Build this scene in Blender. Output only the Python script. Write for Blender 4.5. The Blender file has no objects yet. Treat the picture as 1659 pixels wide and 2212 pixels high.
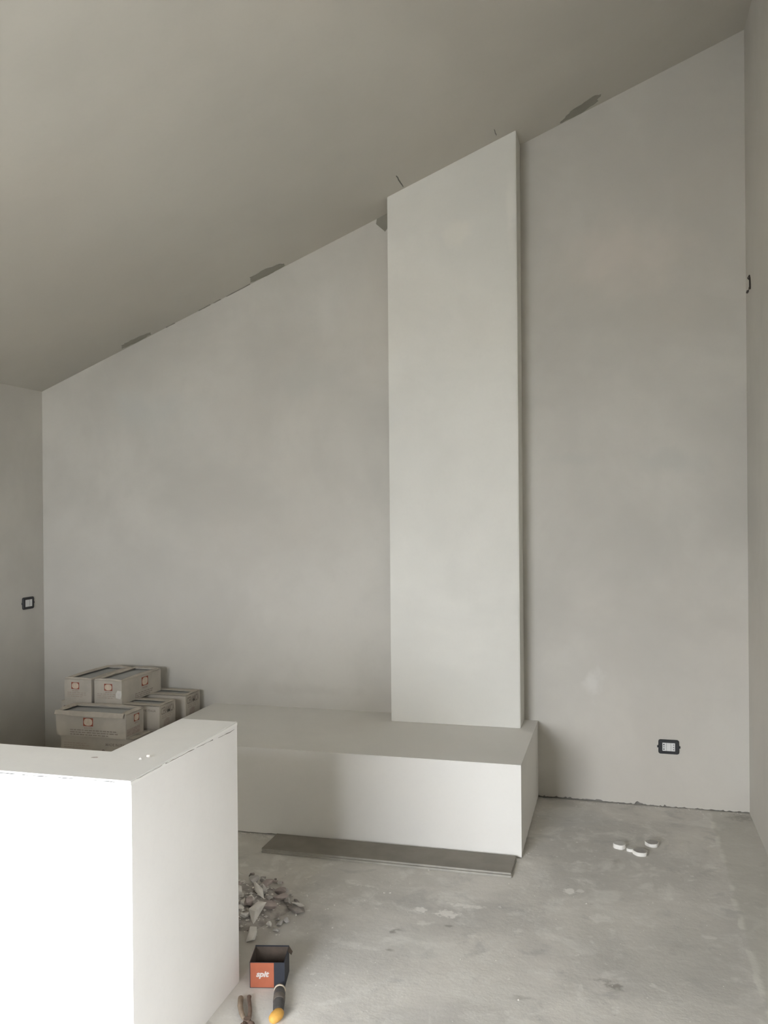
import bpy, bmesh, math, random
from mathutils import Matrix, Vector

S = bpy.context.scene
COL = S.collection

# ---------------------------------------------------------------- camera
YAW, PITCH, ROLL, FPX, EYE = -0.26253, -0.00215, -0.0083, 1882.216, 1.648
cy_, sy_ = math.cos(YAW), math.sin(YAW)
fwd = Vector((sy_ * math.cos(PITCH), cy_ * math.cos(PITCH), math.sin(PITCH)))
right = Vector((cy_, -sy_, 0))
up = right.cross(fwd)
r2 = math.cos(ROLL) * right + math.sin(ROLL) * up
u2 = -math.sin(ROLL) * right + math.cos(ROLL) * up
cam_data = bpy.data.cameras.new('camera')
cam_data.sensor_fit = 'VERTICAL'
cam_data.sensor_height = 24.0
cam_data.lens = FPX / 2212 * 24.0
cam_data.clip_start = 0.02
cam = bpy.data.objects.new('camera', cam_data)
COL.objects.link(cam)
cam.matrix_world = Matrix(((r2.x, u2.x, -fwd.x, 0), (r2.y, u2.y, -fwd.y, 0), (r2.z, u2.z, -fwd.z, EYE), (0, 0, 0, 1)))
S.camera = cam

# ---------------------------------------------------------------- sky: even overcast daylight
SKY = 84.0   # zenith luminance; CIE overcast: three times the horizon's
world = bpy.data.worlds.new('overcast_sky')
S.world = world
world.use_nodes = True
wb = world.node_tree.nodes['Background']
wb.inputs['Color'].default_value = (0.935, 0.97, 1.02, 1)
wt = world.node_tree
tc = wt.nodes.new('ShaderNodeTexCoord'); sx_ = wt.nodes.new('ShaderNodeSeparateXYZ'); mr = wt.nodes.new('ShaderNodeMapRange')
wt.links.new(tc.outputs['Generated'], sx_.inputs[0]); wt.links.new(sx_.outputs['Z'], mr.inputs['Value'])
mr.inputs['To Min'].default_value = SKY / 3; mr.inputs['To Max'].default_value = SKY
wt.links.new(mr.outputs['Result'], wb.inputs['Strength'])
# daylight enters by a window behind the camera and a small unseen opening added in the right wall
DX0, DX1, DZ0, DZ1, YF = -2.5, -1.0, 0.5, 2.0, -1.0 # window in the front wall
WY0, WY1, WZ0, WZ1, XR_ = 0.6, 1.0, 0.5, 1.6, 0.6714 # added opening in the right wall, sized to brighten the half wall's right face
for nm, loc, rot, sx, sy in (('front_portal', ((DX0 + DX1) / 2, YF - 0.02, (DZ0 + DZ1) / 2), (math.radians(90), 0, 0), DX1 - DX0, DZ1 - DZ0),
                             ('side_portal', (XR_ + 0.02, (WY0 + WY1) / 2, (WZ0 + WZ1) / 2), (math.radians(90), 0, math.radians(90)), WY1 - WY0, WZ1 - WZ0)):
    pl = bpy.data.lights.new(nm, 'AREA')           # portals: they add no light, they only guide the sampling of the sky
    pl.shape = 'RECTANGLE'
    pl.size, pl.size_y = sx, sy
    pl.cycles.is_portal = True
    po = bpy.data.objects.new(nm, pl)
    COL.objects.link(po)
    po.location = loc
    po.rotation_euler = rot

S.view_settings.view_transform = 'Standard'
S.view_settings.look = 'None'
S.view_settings.gamma = 1.0
S.view_settings.use_curve_mapping = False
S.view_settings.exposure = 0.0
S.cycles.max_bounces = 8
S.cycles.diffuse_bounces = 7

# ---------------------------------------------------------------- materials
class NT:
    """small node-tree writer"""
    def __init__(self, name, rough=0.9):
        self.m = bpy.data.materials.new(name)
        self.m.use_nodes = True
        self.t = self.m.node_tree
        self.b = self.t.nodes['Principled BSDF']
        self.b.inputs['Roughness'].default_value = rough
        self.b.inputs['Specular IOR Level'].default_value = 0.25
        g = self.t.nodes.new('ShaderNodeNewGeometry')
        self.pos = g.outputs['Position']
    def link(self, a, b): self.t.links.new(a, b)
    def val(self, sock, v):
        if hasattr(v, 'is_linked') or isinstance(v, bpy.types.NodeSocket): self.link(v, sock)
        else: sock.default_value = v
    def objpos(self):
        return self.t.nodes.new('ShaderNodeTexCoord').outputs['Object']
    def noise(self, scale, detail=5, rough=0.55, vec=None, dist=0.0, color=False):
        n = self.t.nodes.new('ShaderNodeTexNoise')
        n.inputs['Scale'].default_value = scale
        n.inputs['Detail'].default_value = detail
        n.inputs['Roughness'].default_value = rough
        n.inputs['Distortion'].default_value = dist
        self.link(vec or self.pos, n.inputs['Vector'])
        return n.outputs['Color' if color else 'Fac']
    def ramp(self, fac, a, b):
        r = self.t.nodes.new('ShaderNodeMapRange')
        r.interpolation_type = 'SMOOTHSTEP'
        self.link(fac, r.inputs['Value'])
        r.inputs['From Min'].default_value = a
        r.inputs['From Max'].default_value = b
        return r.outputs['Result']
    def math(self, op, a, b=0.0):
        n = self.t.nodes.new('ShaderNodeMath'); n.operation = op
        self.val(n.inputs[0], a); self.val(n.inputs[1], b)
        return n.outputs[0]
    def vmath(self, op, a, b=(0, 0, 0)):
        n = self.t.nodes.new('ShaderNodeVectorMath'); n.operation = op
        self.val(n.inputs[0], a); self.val(n.inputs[1], b)
        return n.outputs['Value'] if op in ('LENGTH', 'DISTANCE') else n.outputs['Vector']
    def mix(self, fac, a, b):
        n = self.t.nodes.new('ShaderNodeMix'); n.data_type = 'RGBA'
        self.val(n.inputs['Factor'], fac)
        for s, c in ((n.inputs[6], a), (n.inputs[7], b)):
            if isinstance(c, bpy.types.NodeSocket): self.link(c, s)
            else: s.default_value = (*c, 1)
        return n.outputs[2]
    def spot(self, col, centre, radii, colour, strength=1.0, soft=0.6, wob=0.5, wscale=9.0):
        """an irregular stain or painted tone at a fixed place on the surface"""
        d = self.vmath('DIVIDE', self.vmath('SUBTRACT', self.pos, centre), radii)
        d = self.vmath('LENGTH', d)
        wscale = min((5, 10, 22, 45), key=lambda q: abs(q - wscale))
        c = self.__dict__.setdefault('wobble', {})
        if wscale not in c: c[wscale] = self.math('SUBTRACT', self.noise(wscale, 3), 0.5)
        w = self.math('MULTIPLY', c[wscale], wob * 4)
        f = self.ramp(self.math('ADD', d, w), 1.0, 1.0 - soft)
        return self.mix(self.math('MULTIPLY', f, strength), col, colour)
    def bump(self, h, strength=0.2, dist=0.01):
        b = self.t.nodes.new('ShaderNodeBump')
        b.inputs['Strength'].default_value = strength
        b.inputs['Distance'].default_value = dist
        self.link(h, b.inputs['Height']); self.link(b.outputs['Normal'], self.b.inputs['Normal'])
    def done(self, col):
        if isinstance(col, bpy.types.NodeSocket): self.link(col, self.b.inputs['Base Color'])
        else: self.b.inputs['Base Color'].default_value = (*col, 1)
        return self.m

def mul(c, k): return tuple(min(1, x * k) for x in c)

def plaster(name, base, spread=0.10, spots=(), dark=0.0, scale=1.0, bump=0.12):
    n = NT(name, 0.93)
    cloud = n.noise(1.1 * scale, 4, 0.6, dist=0.3)
    col = n.mix(n.ramp(cloud, 0.32, 0.68), mul(base, 1 - spread), mul(base, 1 + spread * 0.45))
    trowel = n.noise(3.2 * scale, 4, 0.62, vec=n.vmath('MULTIPLY', n.pos, (1, 1, 0.7)))
    col = n.mix(n.math('MULTIPLY', n.ramp(trowel, 0.5, 0.72), 0.35), col, mul(base, 1 - spread * 1.1))
    warm = n.noise(0.8 * scale, 3, vec=n.vmath('ADD', n.pos, (7.3, 2.1, 4.4)))
    col = n.mix(n.math('MULTIPLY', n.ramp(warm, 0.45, 0.7), 0.30), col, (base[0] * 1.03, base[1] * 0.985, base[2] * 0.95))
    fine = n.noise(60, 3)
    col = n.mix(n.math('MULTIPLY', n.ramp(fine, 0.45, 0.75), 0.06), col, mul(base, 0.8))
    for s in spots: col = n.spot(col, *s)
    n.bump(n.noise(14, 3, 0.65), bump, 0.006)
    return n.done(col)

PL = (0.552, 0.533, 0.490)
yb = 5.0274
M = {}
M['wall_back'] = plaster('wall_plaster', PL, 0.10, spots=[
    ((-0.13, yb, 0.66), (0.09, 0.3, 0.11), (0.68, 0.665, 0.63), 0.5, 0.9, 0.45, 8),
    ((0.28, yb, 1.9), (0.30, 0.3, 0.10), (0.47, 0.47, 0.44), 0.5, 0.9, 0.4, 5),
    ((-0.25, yb, 1.93), (0.22, 0.3, 0.06), (0.47, 0.47, 0.44), 0.45, 0.9, 0.4, 6),
    ((0.05, yb, 3.05), (0.45, 0.3, 0.30), (0.62, 0.565, 0.51), 0.6, 0.95, 0.35, 4),
    ((-1.85, yb, 2.45), (0.30, 0.3, 0.22), (0.48, 0.475, 0.44), 0.5, 0.9, 0.4, 5),
    ((-1.70, yb, 2.85), (0.08, 0.3, 0.25), (0.62, 0.60, 0.56), 0.35, 0.9, 0.4, 7),
    ((-2.9, yb, 2.3), (0.5, 0.3, 0.2), (0.50, 0.51, 0.49), 0.4, 0.9, 0.4, 4),
    ((-1.9, yb, 0.55), (0.5, 0.3, 0.05), (0.48, 0.46, 0.42), 0.4, 0.9, 0.4, 9),
])
M['wall_side'] = plaster('side_wall_plaster', PL, 0.09)
M['wall_hidden'] = plaster('front_wall_plaster', (0.30, 0.275, 0.24), 0.08)
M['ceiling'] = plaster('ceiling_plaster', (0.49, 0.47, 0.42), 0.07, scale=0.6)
M['chimney'] = plaster('chimney_plaster', (0.715, 0.705, 0.66), 0.08, spots=[
    ((-0.56, 4.82, 3.3), (0.035, 0.2, 0.25), (0.80, 0.78, 0.72), 0.4, 0.95, 0.3, 10),
    ((-0.85, 4.82, 3.2), (0.12, 0.2, 0.10), (0.78, 0.75, 0.68), 0.5, 0.8, 0.4, 8)])
M['bench'] = plaster('bench_board', (0.76, 0.745, 0.71), 0.05)
M['half_wall'] = plaster('half_wall_plaster', (0.86, 0.845, 0.825), 0.04)
M['half_cap'] = plaster('half_wall_cap_plaster', (0.89, 0.88, 0.855), 0.04)
M['raw_patch'] = plaster('bare_render', (0.28, 0.27, 0.23), 0.10, scale=6)
M['edge_dark'] = NT('dusty_gap', 0.95).done((0.15, 0.142, 0.128))
M['crack_dark'] = NT('open_crack', 0.95).done((0.03, 0.028, 0.025))
M['core'] = NT('rough_masonry', 0.95).done((0.22, 0.21, 0.19))

def concrete():
    n = NT('screed_floor', 0.88)
    base = (0.395, 0.39, 0.37)
    c1 = n.noise(1.3, 7, 0.62, dist=0.4)
    col = n.mix(n.ramp(c1, 0.34, 0.66), (0.50, 0.485, 0.455), (0.655, 0.63, 0.585))
    c2 = n.noise(5.5, 6, 0.65, dist=0.6)
    col = n.mix(n.math('MULTIPLY', n.ramp(c2, 0.50, 0.66), 0.60), col, (0.70, 0.685, 0.645))
    c3 = n.noise(11, 5, 0.6, vec=n.vmath('ADD', n.pos, (3, 9, 1)), dist=0.25)
    col = n.mix(n.math('MULTIPLY', n.ramp(c3, 0.58, 0.72), 0.55), col, (0.76, 0.745, 0.70))
    c4 = n.noise(8, 5, 0.6, vec=n.vmath('ADD', n.pos, (13, 2, 5)), dist=0.5)
    col = n.mix(n.math('MULTIPLY', n.ramp(c4, 0.55, 0.70), 0.5), col, (0.40, 0.395, 0.38))
    c5 = n.noise(30, 3, 0.6, vec=n.vmath('ADD', n.pos, (1, 12, 8)))
    col = n.mix(n.math('MULTIPLY', n.ramp(c5, 0.70, 0.76), 0.5), col, (0.33, 0.315, 0.285))
    c6 = n.noise(22, 3, 0.6, vec=n.vmath('ADD', n.pos, (31, 7, 2)))
    col = n.mix(n.math('MULTIPLY', n.ramp(c6, 0.68, 0.73), 0.6), col, (0.80, 0.785, 0.75))
    # darker, smoother strip of screed along the right wall, with a pale ragged seam
    sep = n.t.nodes.new('ShaderNodeSeparateXYZ'); n.link(n.pos, sep.inputs[0])
    x = n.math('ADD', sep.outputs['X'], n.math('MULTIPLY', n.math('SUBTRACT', n.noise(5, 4), 0.5), 0.05))
    col = n.mix(n.math('MULTIPLY', n.ramp(x, 0.455, 0.475), 0.5), col, (0.47, 0.46, 0.41))
    seam = n.math('MULTIPLY', n.ramp(x, 0.445, 0.455), n.ramp(x, 0.485, 0.465))
    col = n.mix(n.math('MULTIPLY', n.math('MULTIPLY', seam, n.ramp(n.noise(6, 3), 0.46, 0.56)), 0.6), col, (0.72, 0.71, 0.65))
    P = (0.80, 0.78, 0.74)
    DK = (0.22, 0.20, 0.175)
    for c, r, cl, s, so, w, ws in [
        ((-1.48, 3.20, 0), (0.55, 0.62, 1), (0.38, 0.355, 0.325), 0.75, 0.75, 0.16, 5),  # darker dust around the rubble, with the half wall's shade painted into it
        ((-0.023, 3.10, 0), (0.045, 0.035, 1), DK, 0.75, 0.9, 0.35, 30),
        ((-0.05, 3.13, 0), (0.06, 0.02, 1), DK, 0.4, 0.9, 0.35, 30),
        ((-0.329, 2.95, 0), (0.05, 0.018, 1), DK, 0.5, 0.9, 0.35, 30),
        ((-0.863, 3.289, 0), (0.016, 0.02, 1), DK, 0.9, 0.7, 0.25, 60),
        ((-0.845, 3.31, 0), (0.03, 0.012, 1), DK, 0.5, 0.7, 0.3, 60),
        ((-0.837, 3.152, 0), (0.02, 0.015, 1), DK, 0.8, 0.7, 0.25, 60),
        ((-0.683, 3.49, 0), (0.055, 0.035, 1), P, 0.8, 0.35, 0.35, 14),
        ((-0.80, 3.50, 0), (0.03, 0.03, 1), P, 0.8, 0.35, 0.35, 20),
        ((-0.62, 3.58, 0), (0.09, 0.02, 1), P, 0.6, 0.4, 0.4, 18),
        ((-0.66, 3.39, 0), (0.03, 0.012, 1), DK, 0.55, 0.6, 0.3, 40),
        ((-0.215, 3.826, 0), (0.030, 0.035, 1), P, 0.85, 0.3, 0.25, 20),
        ((-0.17, 3.84, 0), (0.02, 0.02, 1), P, 0.6, 0.3, 0.25, 20),
        ((-0.076, 3.60, 0), (0.05, 0.05, 1), P, 0.6, 0.35, 0.3, 16),
        ((0.321, 3.541, 0), (0.035, 0.016, 1), P, 0.75, 0.3, 0.25, 20),
        ((0.22, 3.35, 0), (0.50, 0.60, 1), (0.44, 0.43, 0.395), 0.65, 0.95, 0.3, 5),
        ((-0.75, 3.20, 0), (0.35, 0.16, 1), (0.68, 0.67, 0.625), 0.45, 0.9, 0.4, 6),
        ((-0.45, 2.95, 0), (0.5, 0.12, 1), (0.70, 0.685, 0.64), 0.4, 0.9, 0.4, 6),
        ((-0.25, 4.75, 0), (0.30, 0.25, 1), (0.40, 0.41, 0.41), 0.45, 0.9, 0.4, 5),
        ((-0.02, 4.2, 0), (0.03, 0.04, 1), DK, 0.35, 0.9, 0.35, 30),
        ((0.62, 4.95, 0), (0.09, 0.07, 1), DK, 0.5, 0.9, 0.35, 20),
    ]:
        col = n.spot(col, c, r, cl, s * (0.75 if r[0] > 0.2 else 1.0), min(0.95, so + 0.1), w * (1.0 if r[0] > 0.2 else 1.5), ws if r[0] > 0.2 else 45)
    n.bump(n.noise(16, 4, 0.7), 0.2, 0.012)
    return n.done(col)
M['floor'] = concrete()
M['terrace'] = NT('terrace_paving', 0.9).done((0.22, 0.215, 0.205))

def plain(name, c, rough=0.7, var=0.08, scale=20, metal=0.0, bump=0.0):
    n = NT(name, rough)
    v = n.objpos()
    n.b.inputs['Metallic'].default_value = metal
    f = n.noise(scale, 4, vec=v)
    col = n.mix(n.ramp(f, 0.3, 0.7), mul(c, 1 - var), mul(c, 1 + var))
    if bump: n.bump(n.noise(scale * 4, 4, vec=v), bump, 0.003)
    return n.done(col)
M['card'] = plain('pale_cardboard', (0.46, 0.425, 0.37), 0.85, 0.08, 9)
M['card_flap'] = plain('folded_cardboard', (0.45, 0.41, 0.35), 0.85, 0.10, 14)
M['tile'] = plain('grey_porcelain_tile', (0.36, 0.365, 0.355), 0.6, 0.06, 12)
M['plank'] = plain('brown_grey_tile_face', (0.225, 0.205, 0.175), 0.6, 0.10, 7, bump=0.05)
M['plank_low'] = plain('sandy_grey_tile_body', (0.34, 0.325, 0.29), 0.7, 0.10, 14)
M['logo_red'] = plain('printed_red', (0.30, 0.085, 0.055), 0.85, 0.12, 60)
M['logo_cream'] = plain('printed_cream', (0.60, 0.50, 0.40), 0.85, 0.08, 60)
M['ink'] = plain('faded_grey_print', (0.27, 0.235, 0.205), 0.85, 0.12, 80)
M['ink_soft'] = plain('faint_brown_print', (0.40, 0.34, 0.295), 0.85, 0.10, 80)
M['tape'] = plain('torn_white_tape', (0.66, 0.64, 0.60), 0.6, 0.05, 60)
M['black_plastic'] = plain('anthracite_plastic', (0.035, 0.036, 0.038), 0.4, 0.1, 30)
M['white_plastic'] = plain('pale_plastic', (0.66, 0.66, 0.65), 0.35, 0.03, 30)
M['hole'] = plain('dark_recess', (0.02, 0.02, 0.02), 0.8, 0.1, 30)
M['cable'] = plain('dark_cable_rubber', (0.06, 0.05, 0.045), 0.6, 0.15, 60)
M['chunk_a'] = plain('broken_white_plaster', (0.68, 0.655, 0.615), 0.95, 0.10, 18, bump=0.3)
M['chunk_b'] = plain('broken_grey_mortar', (0.46, 0.44, 0.42), 0.95, 0.12, 22, bump=0.35)
M['chunk_c'] = plain('broken_pinkish_mortar', (0.40, 0.345, 0.325), 0.95, 0.14, 22, bump=0.35)
M['chunk_d'] = plain('dark_broken_mortar', (0.24, 0.215, 0.195), 0.95, 0.14, 22, bump=0.35)
M['dust'] = plain('rubble_dust', (0.36, 0.335, 0.31), 0.97, 0.25, 26, bump=0.4)
M['disc_rim'] = plain('white_gypsum_rim', (0.80, 0.78, 0.74), 0.9, 0.05, 40)
M['disc_top'] = plain('grey_disc_face', (0.36, 0.345, 0.325), 0.9, 0.08, 40)  # disc faces coloured darker than their rims
M['disc_pale'] = plain('pale_disc_face', (0.55, 0.54, 0.515), 0.9, 0.06, 40)
M['orange'] = plain('orange_card_print', (0.38, 0.115, 0.062), 0.6, 0.05, 25)
M['navy'] = plain('blue_black_card_print', (0.030, 0.033, 0.042), 0.6, 0.08, 25)
M['box_inside'] = plain('brown_card_inside', (0.10, 0.078, 0.062), 0.85, 0.12, 25)
M['white_print'] = plain('white_card_print', (0.55, 0.49, 0.46), 0.7, 0.03, 60)
M['tool_body'] = plain('charcoal_grip', (0.075, 0.072, 0.07), 0.7, 0.25, 40)
M['tool_band'] = plain('worn_brown_band', (0.125, 0.108, 0.092), 0.75, 0.12, 40)
M['cream'] = plain('cream_ring', (0.50, 0.43, 0.34), 0.7, 0.06, 40)
M['yellow'] = plain('ochre_yellow_plastic', (0.58, 0.32, 0.075), 0.55, 0.10, 30)
M['rust'] = plain('rusty_brown_steel', (0.15, 0.105, 0.08), 0.7, 0.2, 50)
M['wood_grip'] = plain('worn_tan_handle', (0.27, 0.21, 0.155), 0.75, 0.15, 40)

# ---------------------------------------------------------------- mesh helpers
def obj(name, bm, mat, parent=None, kind=None, smooth=False):
    me = bpy.data.meshes.new(name)
    bmesh.ops.recalc_face_normals(bm, faces=bm.faces)
    bm.to_mesh(me); bm.free()
    for m in (mat if isinstance(mat, (list, tuple)) else [mat]): me.materials.append(M[m] if isinstance(m, str) else m)
    if smooth:
        for p in me.polygons: p.use_smooth = True
    o = bpy.data.objects.new(name, me)
    COL.objects.link(o)
    if parent is not None: o.parent = parent
    if kind: o['kind'] = kind
    return o
def tag(o, label, cat, group=None):
    o['label'] = label; o['category'] = cat
    if group: o['group'] = group
    return o
def thing(name, label, cat, loc=(0, 0, 0), rotz=0.0, group=None):
    o = bpy.data.objects.new(name, None)
    o.empty_display_size = 0.05
    COL.objects.link(o)
    o.location = loc; o.rotation_euler = (0, 0, rotz)
    return tag(o, label, cat, group)
def dup(root, label=None):
    """a copy of a thing with copies of its parts and sub-parts"""
    r = root.copy(); COL.objects.link(r)
    if label: r['label'] = label
    for ch in list(root.children):
        c = ch.copy(); COL.objects.link(c); c.parent = r
        for g in list(ch.children):
            d = g.copy(); COL.objects.link(d); d.parent = c
    return r
def box(bm, x0, x1, y0, y1, z0, z1, bevel=0.0):
    vs = [bm.verts.new(p) for p in ((x0, y0, z0), (x1, y0, z0), (x1, y1, z0), (x0, y1, z0), (x0, y0, z1), (x1, y0, z1), (x1, y1, z1), (x0, y1, z1))]
    fs = [bm.faces.new([vs[i] for i in q]) for q in ((0, 3, 2, 1), (4, 5, 6, 7), (0, 1, 5, 4), (1, 2, 6, 5), (2, 3, 7, 6), (3, 0, 4, 7))]
    if bevel:
        es = list({e for f in fs for e in f.edges})
        bmesh.ops.bevel(bm, geom=es, offset=bevel, segments=2, profile=0.6, affect='EDGES')
    return bm
def B(*a, **k): return box(bmesh.new(), *a, **k)
def prism(bm, pts, axis, a, b):
    """extrude a 2-D outline along an axis from a to b"""
    def P(p, t): return {'z': (p[0], p[1], t), 'y': (p[0], t, p[1]), 'x': (t, p[0], p[1])}[axis]
    lo = [bm.verts.new(P(p, a)) for p in pts]; hi = [bm.verts.new(P(p, b)) for p in pts]
    bm.faces.new(lo); bm.faces.new(hi[::-1])
    n = len(pts)
    for i in range(n): bm.faces.new((lo[i], lo[(i + 1) % n], hi[(i + 1) % n], hi[i]))
    return bm
def tube(bm, pts, rad, seg=10):
    pts = [Vector(p) for p in pts]
    rads = rad if isinstance(rad, (list, tuple)) else [rad] * len(pts)
    rings = []
    for i, p in enumerate(pts):
        d = (pts[min(i + 1, len(pts) - 1)] - pts[max(i - 1, 0)]).normalized()
        a = Vector((0, 0, 1)) if abs(d.z) < 0.9 else Vector((1, 0, 0))
        u = d.cross(a).normalized(); v = d.cross(u)
        rings.append([bm.verts.new(p + rads[i] * (math.cos(t) * u + math.sin(t) * v)) for t in [2 * math.pi * k / seg for k in range(seg)]])
    for r, q in zip(rings, rings[1:]):
        for k in range(seg): bm.faces.new((r[k], r[(k + 1) % seg], q[(k + 1) % seg], q[k]))
    bm.faces.new(rings[0][::-1]); bm.faces.new(rings[-1])
    return bm
def text_bm(body, size, shear=0.0, extrude=0.0, bold=0.0, fit=None):
    """flat lettering as a mesh in the xy plane, centred on the origin"""
    cu = bpy.data.curves.new('lettering', 'FONT')
    cu.body = body; cu.size = size; cu.shear = shear; cu.extrude = extrude; cu.offset = bold
    cu.align_x = 'CENTER'; cu.align_y = 'CENTER'; cu.resolution_u = 3
    o = bpy.data.objects.new('lettering', cu); COL.objects.link(o)
    dg = bpy.context.evaluated_depsgraph_get(); dg.update()
    me = bpy.data.meshes.new_from_object(o.evaluated_get(dg))
    bpy.data.objects.remove(o); bpy.data.curves.remove(cu)
    bm = bmesh.new(); bm.from_mesh(me); bpy.data.meshes.remove(me)
    if fit and bm.verts:
        xs = [v.co.x for v in bm.verts]; ys = [v.co.y for v in bm.verts]
        sx, sy = fit[0] / (max(xs) - min(xs)), fit[1] / (max(ys) - min(ys))
        cx, cy = (max(xs) + min(xs)) / 2, (max(ys) + min(ys)) / 2
        for v in bm.verts: v.co = Vector(((v.co.x - cx) * sx, (v.co.y - cy) * sy, v.co.z))
    return bm
def onto(bm, origin, ex, ey):
    """lay a flat xy mesh on the plane origin + x*ex + y*ey"""
    ex, ey = Vector(ex), Vector(ey); n = ex.cross(ey); o = Vector(origin)
    for v in bm.verts: v.co = o + v.co.x * ex + v.co.y * ey + v.co.z * n
    return bm

# ---------------------------------------------------------------- the room
XL, XR, D = -3.7083, 0.6714, 5.0274
C0, C1 = 3.9409, 0.40012
ceil = lambda x: C0 + C1 * x
T = 0.25
rnd = random.Random(5)

obj('floor', B(XL - T, XR + T, YF - T, D + T, -0.2, 0), 'floor', kind='structure')
# ceiling: one pitched slab
x0, x1 = XL - T, XR + T
bm = prism(bmesh.new(), [(x0, ceil(x0)), (x1, ceil(x1)), (x1, ceil(x1) + T), (x0, ceil(x0) + T)], 'y', YF - T, D + T)
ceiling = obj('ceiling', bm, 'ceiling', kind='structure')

# back wall: plaster coat with a ragged lower edge over a rough core
low = []
x = XR
while x > -0.452:
    g = 0.003 + 0.007 * rnd.random() ** 1.5
    if x < -0.10: g += 0.004 + 0.004 * rnd.random()
    if abs(x - 0.10) < 0.02 or abs(x - 0.238) < 0.008: g += 0.006 + 0.008 * rnd.random()
    low.append((x, g)); x -= 0.004 + 0.010 * rnd.random()
low += [(-0.452, 0.03), (-0.46, 0.0), (XL, 0.0)]
bm = prism(bmesh.new(), low + [(XL, ceil(XL)), (XR, ceil(XR))], 'y', D, D + 0.02)
wall_back = obj('wall_back', bm, 'wall_back', kind='structure')
bm = prism(bmesh.new(), [(x0, -0.1), (x1, -0.1), (x1, ceil(x1)), (x0, ceil(x0))], 'y', D + 0.02, D + T)
obj('masonry_core', bm, 'core', wall_back)
bm = prism(bmesh.new(), [(YF - T, -0.1), (D + 0.02, -0.1), (D + 0.02, ceil(XL) + 0.02), (YF - T, ceil(XL) + 0.02)], 'x', XL - T, XL)
wall_left = obj('wall_left', bm, 'wall_side', kind='structure')
bm = bmesh.new()
zt = ceil(XR) + 0.02
for q in ([(YF - T, -0.1), (WY0, -0.1), (WY0, zt), (YF - T, zt)], [(WY1, -0.1), (D + 0.02, -0.1), (D + 0.02, zt), (WY1, zt)],
          [(WY0, -0.1), (WY1, -0.1), (WY1, WZ0), (WY0, WZ0)], [(WY0, WZ1), (WY1, WZ1), (WY1, zt), (WY0, zt)]):
    prism(bm, q, 'x', XR, XR + T)
wall_right = obj('wall_right', bm, 'wall_side', kind='structure')
bm = bmesh.new()
for a, b in ((x0, DX0), (DX1, x1)):
    prism(bm, [(a, -0.1), (b, -0.1), (b, ceil(b)), (a, ceil(a))], 'y', YF - T, YF)
for a, b in ((DX0, DX1),):
    prism(bm, [(a, -0.1), (b, -0.1), (b, DZ0), (a, DZ0)], 'y', YF - T, YF)
    prism(bm, [(a, DZ1), (b, DZ1), (b, ceil(b)), (a, ceil(a))], 'y', YF - T, YF)
obj('wall_front', bm, 'wall_hidden', kind='structure')
obj('floor_terrace', B(-20, 20, -20, 20, -0.45, -0.21), 'terrace', kind='structure')

# ceiling details: bare render patches left along the junction, hairline cracks by the chimney
def on_ceiling(x, y, d=0.0): return (x, y, ceil(x) - d)
def patch(pts, name='bare_patch', mat='raw_patch', parent=ceiling):
    bm = bmesh.new()
    a = [bm.verts.new(on_ceiling(px, py, 0.0025)) for px, py in pts]
    b = [bm.verts.new(on_ceiling(px, py, -0.004)) for px, py in pts]
    bm.faces.new(a); bm.faces.new(b[::-1])
    for i in range(len(pts)): bm.faces.new((a[i], a[(i + 1) % len(pts)], b[(i + 1) % len(pts)], b[i]))
    return obj(name, bm, mat, parent)
def blob(pts, n=6, j=0.006):
    out = []
    for (ax, ay), (bx, by) in zip(pts, pts[1:] + pts[:1]):
        for k in range(n):
            t = k / n
            out.append((ax + (bx - ax) * t + rnd.uniform(-j, j), min(D - 0.001, ay + (by - ay) * t + rnd.uniform(-j, j))))
    return out
patch(blob([(-3.085, 5.00), (-3.06, 4.955), (-2.99, 4.945), (-2.87, 4.975), (-2.885, 5.005), (-3.0, 5.015)]))
patch(blob([(-2.185, 5.005), (-2.16, 4.935), (-2.06, 4.925), (-1.965, 4.965), (-1.96, 5.01), (-2.06, 5.025)]))
patch(blob([(-0.30, 5.01), (-0.24, 4.935), (-0.11, 4.895), (-0.075, 4.925), (-0.10, 4.985), (-0.2, 5.02)]))
def crack(x, ya, yb_, w, z=0.0):
    n = 7; L, R_ = [], []
    for k in range(n):
        t = k / (n - 1); ww = w * (0.35 + 0.65 * math.sin(math.pi * (0.15 + 0.75 * t)))
        cx = x + rnd.uniform(-0.0015, 0.0015); y = ya + (yb_ - ya) * t
        L.append((cx - ww / 2, y)); R_.append((cx + ww / 2, y))
    patch(L + R_[::-1], 'crack', 'edge_dark')
crack(-1.159, 4.63, 4.795, 0.0055)
crack(-0.627, 4.685, 4.765, 0.0032)
# thin dark line of the open joint between back wall and ceiling
for xa, xb in ((-2.78, -2.72), (-2.55, -2.47), (-2.45, -2.40), (-2.36, -2.2)):
    patch(blob([(xa, D - 0.001), (xb, D - 0.001), (xb, D - 0.012), (xa, D - 0.009)], 4, 0.003), 'crack', 'raw_patch')
# rough render showing high up in the corner left of the chimney
bm = bmesh.new()
pts = [(-1.264, ceil(-1.264)), (-1.38, ceil(-1.38)), (-1.385, ceil(-1.38) - 0.03), (-1.33, ceil(-1.33) - 0.10), (-1.30, ceil(-1.3) - 0.075), (-1.264, ceil(-1.264) - 0.11)]
prism(bm, pts, 'y', D - 0.003, D + 0.002)
obj('bare_patch', bm, 'raw_patch', wall_back)

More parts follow.
